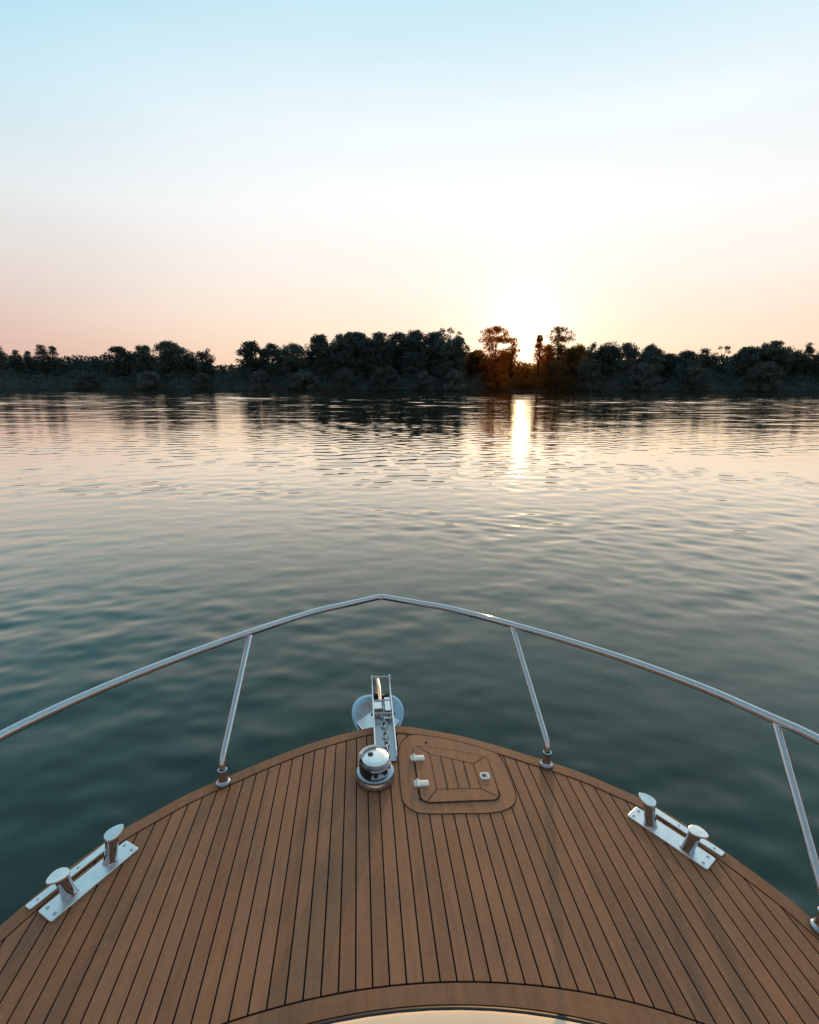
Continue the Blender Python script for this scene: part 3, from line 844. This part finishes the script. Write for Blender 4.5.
# ---------------------------------------------------------------- far bank
def shore(x): return 170 - 0.05*x
M_bank = plain('bank_soil', (0.045, 0.040, 0.030), 0.95, 0.1, 0.4, 0.3)
xs = np.arange(-700, 701, 7.0)
rows_y = [-2, 0, 2.5, 6, 15, 40, 120, 400, 1500, 8000]; rows_z = [-0.8, -0.05, 0.35, 0.7, 0.9, 1.0, 1.2, 1.5, 2, 3]
vv, ff = [], []
for a, (dy, z) in enumerate(zip(rows_y, rows_z)):
    for x in xs:
        wob = 0.9*math.sin(x*0.11) + 0.6*math.sin(x*0.31+1) if dy < 10 else 0
        vv.append((x*(1 + max(0, dy-100)/900.0), shore(x) + dy + wob, z + (random.uniform(-.1, .1) if 0 < dy < 100 else 0)))
nx = len(xs)
for a in range(len(rows_y)-1):
    for b in range(nx-1): ff.append((a*nx+b, a*nx+b+1, (a+1)*nx+b+1, (a+1)*nx+b))
me = bpy.data.meshes.new('far_bank'); me.from_pydata(vv, [], ff)
tag(link('far_bank', me, M_bank, smooth=True), 'low earth bank on the far side of the river', kind='structure')

def quad_mesh(name, pts, nrm, size, extra=None):
    """one small bent leaf-spray quad per point"""
    n = len(pts)
    a = rng.normal(size=(n, 3)); t = np.cross(nrm, a); t /= np.linalg.norm(t, axis=1)[:, None] + 1e-9
    b = np.cross(nrm, t)
    s = size[:, None]; asp = rng.uniform(0.45, 0.9, n)[:, None]
    v = np.stack([pts - t*s*0.5, pts + b*s*0.5*asp, pts + t*s*0.5, pts - b*s*0.5*asp], 1).reshape(-1, 3)
    f = np.arange(n*4).reshape(n, 4)
    off = 0
    if extra is not None:
        ev, ef = extra; ef = ef + len(v); v = np.vstack([v, ev]); f = np.vstack([f, ef])
    me = bpy.data.meshes.new(name)
    me.vertices.add(len(v)); me.vertices.foreach_set('co', v.astype(np.float32).ravel())
    me.loops.add(f.size); me.loops.foreach_set('vertex_index', f.astype(np.int32).ravel())
    me.polygons.add(len(f)); me.polygons.foreach_set('loop_start', (np.arange(len(f))*4).astype(np.int32))
    me.update(calc_edges=True)
    return me

def unit(n):
    v = rng.normal(size=(n, 3)); return v/np.linalg.norm(v, axis=1)[:, None]

def crown_points(kind, H, W):
    """leaf positions, normals, sizes; base of tree at origin"""
    lobes = []                               # (centre, radius xyz, density)
    shape = {'broad': lambda z: math.sqrt(max(0, 1-((z-.62)/.40)**2)) if z > .62 else .72 + .28*min(1, (z-.2)/.42),
             'airy': lambda z: math.sqrt(max(0, 1-((z-.66)/.36)**2)) if z > .66 else .45 + .55*(z-.2)/.46,
             'ball': lambda z: math.sqrt(max(0, 1-((z-.84)/.17)**2)) if z > .68 else (.35 if z > .58 else .75),
             'slim': lambda z: .9 - .62*abs(z-.62)/.4,
             'conic': lambda z: min(1.0, 1.25*(1.06-z)),
             'willow': lambda z: math.sqrt(max(0, 1-(z/1.02)**2))}[kind]
    rad, per, leaf = {'broad': ((.75, 1.45), 66, (.26, .58)), 'airy': ((.55, 1.10), 62, (.24, .50)), 'ball': ((.55, .95), 62, (.24, .50)),
                      'slim': ((.40, .75), 50, (.20, .42)), 'conic': ((.5, .95), 60, (.24, .50)), 'willow': ((.55, 1.0), 60, (.22, .48))}[kind]
    z_lo = {'willow': .05, 'broad': .05, 'airy': .08, 'ball': .08, 'slim': .30, 'conic': .25}[kind]
    vol = W*W*H*(1-z_lo)
    n_l = int({'broad': .105, 'airy': .105, 'ball': .16, 'slim': .75, 'conic': .13, 'willow': .115}[kind]*vol) + 12
    gaps = [(rng.uniform(0, 6.28), rng.uniform(.45, .95), rng.uniform(.10, .20)*W) for _ in range({'airy': 7, 'broad': 2}.get(kind, 0))]
    while len(lobes) < n_l:
        z = rng.uniform(z_lo, 1.0); r = rng.uniform(*rad)
        R = shape(z)*W*.5 - r*.45
        if R <= 0: R = 0.02*W
        a = rng.uniform(0, 6.28); q = math.sqrt(rng.uniform(.04, 1))*R
        c = (q*math.cos(a), q*math.sin(a), z*H - r*.75 if z > .8 else z*H)
        if any((c[0]-.34*W*math.cos(ga))**2 + (c[2]-gz*H)**2 < gr*gr for ga, gz, gr in gaps): 
            if rng.uniform() < .85: continue
        lobes.append((c, r, per))
    P, Nn, S = [], [], []
    for c, r, dn in lobes:
        n = int(dn*(r/.9)**2) + 8
        d = unit(n); rr = r*(0.35 + 0.75*rng.uniform(0, 1, n)**0.6)
        wob = 1 + 0.22*np.sin(d[:, 0]*5+c[0]*3)*np.sin(d[:, 2]*6+c[2])
        p = np.array(c) + d*(rr*wob)[:, None]*np.array([1, 1, 0.88])
        P.append(p); nn = d + 0.9*rng.normal(size=(n, 3)); Nn.append(nn/np.linalg.norm(nn, axis=1)[:, None]); S.append(rng.uniform(leaf[0], leaf[1], n))
    P, Nn, S = np.vstack(P), np.vstack(Nn), np.concatenate(S)
    P[:, 2] *= H/np.percentile(P[:, 2], 99.7); P[:, :2] *= W*.5/np.percentile(np.abs(P[:, 0]), 99)
    k = (P[:, 2] > 0.1) & (P[:, 2] < H*1.06)
    P = P[k]; Nn = Nn[k]; S = S[k]
    return P, Nn, S, lobes

TREES = [
 (-121.3, 196.1, 14.6, 5.9, 'slim', 'slender poplar at the far left end of the wooded bank'),
 (-115.3, 195.8, 13.0, 3.8, 'slim', 'short slender poplar second from the left above the low left wood'),
 (-111.9, 196.6, 12.7, 3.8, 'slim', 'short slender poplar third from the left above the low left wood'),
 (-106.6, 195.3, 14.7, 4.8, 'slim', 'tallest slender poplar of the left end standing clear of the wood'),
 (-103.5, 196.2, 14.4, 3.8, 'slim', 'narrow wispy poplar nearest the flat treeline on the left'),
 (-77.4, 183.9, 13.6, 8.9, 'broad', 'leftmost of three tall round dark trees right of the flat treeline'),
 (-69.7, 184.5, 14.0, 8.3, 'broad', 'middle of three tall round dark trees right of the flat treeline'),
 (-60.9, 183.0, 15.3, 10.3, 'broad', 'rightmost and tallest of three round dark trees right of the flat treeline'),
 (-55.9, 185.8, 12.3, 6.1, 'broad', 'lower bushy tree close behind the tall tree left of the low gap'),
 (-49.2, 181.5, 12.8, 5.6, 'broad', 'small tree on the left edge of the low gap in the far bank trees'),
 (-33.9, 180.7, 15.4, 9.0, 'broad', 'tall round tree on the right edge of the low gap in the far bank trees'),
 (-27.6, 182.4, 14.9, 7.7, 'broad', 'dense tree second right of the low gap in the far bank trees'),
 (-20.7, 180.0, 14.8, 9.0, 'broad', 'rounded tree third right of the low gap'),
 (-14.9, 181.7, 11.8, 4.7, 'broad', 'short tree in the notch before the tall central wood'),
 (-11.1, 179.6, 17.7, 9.4, 'broad', 'ragged tree at the left end of the tall central wood'),
 (-5.5, 181.3, 17.9, 8.1, 'broad', 'dark tree second from the left end of the tall central wood'),
 (-0.1, 183.0, 18.8, 11.7, 'broad', 'wide dense tree forming the flat crest of the tall central wood'),
 (7.4, 181.6, 18.7, 9.6, 'broad', 'dark green tree right of the flat crest of the central wood'),
 (14.4, 183.3, 18.9, 9.0, 'broad', 'evenly rounded tree in the middle right of the central wood'),
 (19.8, 179.0, 19.3, 9.2, 'broad', 'tall dark tree third from the right end of the central wood'),
 (25.5, 180.7, 18.9, 7.6, 'broad', 'dark tree second from the right end of the central wood'),
 (30.6, 177.5, 19.6, 11.2, 'broad', 'wide tall tree at the right end of the central wood before the notch'),
 (38.8, 179.1, 12.5, 5.1, 'broad', 'short tree in the notch left of the tall airy tree by the sun'),
 (46.3, 175.7, 20.5, 12.5, 'airy', 'tall airy tree left of the setting sun with glowing gaps in its crown'),
 (52.7, 177.4, 17.3, 4.5, 'airy', 'small wispy tree immediately left of the sun'),
 (61.4, 175.9, 18.2, 7.2, 'conic', 'tapering pointed tree immediately right of the sun'),
 (68.3, 175.6, 20.8, 7.9, 'ball', 'tall lollipop shaped tree second to the right of the sun'),
 (75.0, 176.2, 15.2, 7.2, 'broad', 'first dense tree right of the tall lollipop shaped tree'),
 (81.5, 177.9, 15.7, 6.6, 'broad', 'second dense tree right of the tall lollipop shaped tree'),
 (85.8, 174.7, 15.9, 7.6, 'broad', 'third dense tree right of the tall lollipop shaped tree'),
 (92.8, 176.4, 16.0, 7.3, 'broad', 'fourth dense tree right of the tall lollipop shaped tree'),
 (100.2, 174.0, 15.3, 8.3, 'broad', 'rounded separate crown midway between the sun and the right end'),
 (108.0, 176.6, 12.6, 6.0, 'broad', 'short tree in the dip right of the rounded separate crown'),
 (113.2, 174.3, 13.5, 7.7, 'broad', 'low bushy tree left of the slight rise on the right bank'),
 (120.3, 176.0, 14.3, 7.1, 'broad', 'bushy tree on the slight rise of the right bank'),
 (125.4, 172.7, 15.1, 6.3, 'airy', 'small pointed tree left of the broad crown near the right end'),
 (135.6, 174.2, 15.0, 8.1, 'broad', 'tree joined to the left side of the broad crown near the right end'),
 (142.3, 171.9, 16.6, 12.9, 'broad', 'broadest crown near the right end of the bank'),
 (151.6, 173.4, 14.8, 7.1, 'broad', 'tree between the broad crown and the thin tree at the right'),
 (156.6, 172.2, 16.4, 4.2, 'slim', 'thin upright tree standing above the wood near the right end'),
 (161.2, 170.9, 14.1, 6.3, 'broad', 'tree cut by the right edge of the view'),
 (-84.5, 177.2, 5.3, 8.2, 'willow', 'rounded shrub at the waterline under the flat treeline on the left'),
 (-65.0, 175.2, 6.0, 9.5, 'willow', 'pale rounded shrub at the foot of the three round dark trees'),
 (-48.8, 175.4, 5.4, 7.0, 'willow', 'low shrub at the waterline left of the low gap'),
 (-40.2, 180.0, 7.1, 6.6, 'willow', 'low shrub standing in the low gap of the treeline'),
 (-30.2, 174.5, 6.5, 7.7, 'willow', 'shrub at the foot of the round tree right of the low gap'),
 (-16.4, 172.8, 6.2, 10.3, 'willow', 'wide shrub at the waterline before the tall central wood'),
 (-3.7, 173.2, 6.9, 8.4, 'willow', 'shrub under the flat crest of the central wood'),
 (9.6, 172.5, 7.9, 10.4, 'willow', 'large shrub under the middle of the central wood'),
 (21.7, 169.9, 6.3, 7.7, 'willow', 'round pale shrub left of two at the right foot of the central wood'),
 (31.8, 169.4, 6.7, 7.8, 'willow', 'round pale shrub right of two at the right foot of the central wood'),
 (45.7, 170.7, 8.7, 9.9, 'willow', 'dark shrub at the foot of the tall airy tree'),
 (55.3, 171.2, 8.1, 6.6, 'willow', 'brown lit shrub at the waterline directly under the sun'),
 (65.7, 169.7, 9.7, 9.9, 'willow', 'warm toned shrub at the foot of the lollipop shaped tree'),
 (76.0, 168.2, 10.4, 9.9, 'willow', 'large rounded shrub right of the lollipop shaped tree'),
 (93.9, 167.3, 9.2, 10.6, 'willow', 'shrub at the foot of the rounded separate crown'),
 (112.6, 167.4, 8.7, 11.4, 'willow', 'low wide shrub under the slight rise of the right bank'),
 (135.4, 165.2, 9.7, 11.4, 'willow', 'large rounded shrub at the foot of the broadest crown'),
 (41.8, 179.9, 13.5, 6.2, 'broad', 'dense low tree filling the space left of the tall airy tree'),
 (51.2, 179.4, 13.2, 5.5, 'broad', 'dense low tree between the tall airy tree and the sun'),
 (65.6, 178.7, 15.3, 5.9, 'broad', 'dense tree between the pointed tree and the lollipop shaped tree'),
 (71.5, 175.4, 14.2, 5.5, 'broad', 'low dense tree close against the lollipop shaped tree on its right'),
]
NAMES = {'slim': 'slender_tree', 'broad': 'broadleaf_tree', 'airy': 'airy_tree', 'conic': 'pointed_tree', 'ball': 'round_topped_tree', 'willow': 'willow_shrub'}
GROUPS = {'slim': 'slender trees on the far bank', 'broad': 'broadleaf trees on the far bank', 'airy': 'airy trees on the far bank', 'conic': 'pointed trees on the far bank', 'ball': 'round topped trees on the far bank', 'willow': 'shrubs at the far waterline'}
for i, (x, y, h, wd, kind, label) in enumerate(TREES):
    z0 = 0.55 if y < shore(x)+8 else 0.85
    if kind == 'willow': z0 = 0.15
    t = empty(NAMES[kind], (x, y, z0))
    tag(t, label, 'shrub' if kind == 'willow' else 'tree', GROUPS[kind])
    H = h - z0
    if kind in ('broad', 'airy', 'ball'): wd *= 1.02
    P, Nn, S, lobes = crown_points(kind, H, wd)
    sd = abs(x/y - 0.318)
    mat = M_leaf_sun if sd < SUN_BAND else M_leaf_glow if sd < WARM_BAND else (M_leaf_w if kind == 'willow' else M_leaf)  # crowns near the sun's bearing get the painted glow colours
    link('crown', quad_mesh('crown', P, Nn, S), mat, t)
    bm = bmesh.new()
    lean = rng.uniform(-.03, .03)*H
    top = 0.80*H if kind != 'willow' else 0.55*H
    r0 = (0.018*H + 0.06)*(0.6 if kind in ('slim', 'willow') else 1)
    add_tube(bm, [(0, 0, -0.3), (lean*.3, 0, top*.35), (lean*.8, 0, top*.7), (lean, 0, top)], [r0*1.25, r0*.85, r0*.5, r0*.15], 7)
    for c, r, dn in lobes[:12]:
        zs = max(0.12*H, min(c[2]*0.62, top*.8))
        add_tube(bm, [(lean*zs/H, 0, zs), (c[0]*.55, c[1]*.55, zs + (c[2]-zs)*.6), c], [r0*.42, r0*.26, r0*.08], 5)
    obj('trunk', bm, M_bark, t, smooth=True)

# undergrowth along the waterline and the wood standing behind: nobody could count these
def lumps(x, seed, sc):
    return (math.sin(x/sc+seed)+math.sin(x/sc*2.3+seed*2.1)*.6+math.sin(x/sc*5.1+seed*3.3)*.35)/1.95
def mass(name, label, y0, y1, hfun, n, sz, mat, core=0.72):
    x = rng.uniform(-215, 235, n); v = rng.uniform(0, 1, n)
    y = np.array([shore(a) for a in x]) + y0 + (y1-y0)*v
    hh = np.array([hfun(a) for a in x])*(0.70 + 0.30*np.sin(np.pi*(0.15+0.85*v)))
    z = hh*(1-rng.uniform(0, 1, n)**2.0*0.98)
    z += rng.normal(0, 0.25, n)
    z = np.maximum(z, 0.15)
    y += 1.6*np.array([lumps(a, 9, 4) for a in x])*(0.5 if y0 < 5 else 1)
    P = np.stack([x, y, z], -1)
    nn = rng.normal(size=(n, 3)) + np.array([0, -0.7, 0.4]); nn /= np.linalg.norm(nn, axis=1)[:, None]
    gx = np.arange(-215, 236, 2.5); ev, ef = [], []
    for a in gx:
        hc = hfun(a)*core; yy = shore(a) + y0 + (y1-y0)*.5
        ev += [(a, yy - (y1-y0)*.25, 0.0), (a, yy, hc*(1+0.12*lumps(a, 2, 3))), (a, yy + (y1-y0)*.3, 0.0)]
    for i in range(len(gx)-1):
        for q in (0, 1): ef.append((i*3+q, (i+1)*3+q, (i+1)*3+q+1, i*3+q+1))
    me = quad_mesh(name, P, nn, rng.uniform(sz[0], sz[1], n), (np.array(ev), np.array(ef)))
    tag(link(name, me, mat), label, name.replace('_', ' '), kind='stuff')
def prof(tbl):
    xs_, hs_ = zip(*tbl); return lambda x: float(np.interp(x, xs_, hs_))
FW = prof([(-215, 11.2), (-109, 11.2), (-56, 11.4), (-53, 8.4), (-43, 8.2), (-40, 11.5), (-20, 12.0), (-16, 14), (-8, 17.8), (0, 18.6), (40, 18.2), (44, 12), (58, 12.0), (62.5, 10), (69, 10), (73, 12.8), (85, 14.5), (110, 13.5), (140, 13.0), (235, 13.2)])
FS = prof([(-215, 5.2), (-70, 5.0), (-54, 4.6), (-38, 4.6), (-30, 4.6), (40, 5.0), (50, 4.6), (58, 4.4), (62, 5), (110, 5.4), (235, 5.4)])
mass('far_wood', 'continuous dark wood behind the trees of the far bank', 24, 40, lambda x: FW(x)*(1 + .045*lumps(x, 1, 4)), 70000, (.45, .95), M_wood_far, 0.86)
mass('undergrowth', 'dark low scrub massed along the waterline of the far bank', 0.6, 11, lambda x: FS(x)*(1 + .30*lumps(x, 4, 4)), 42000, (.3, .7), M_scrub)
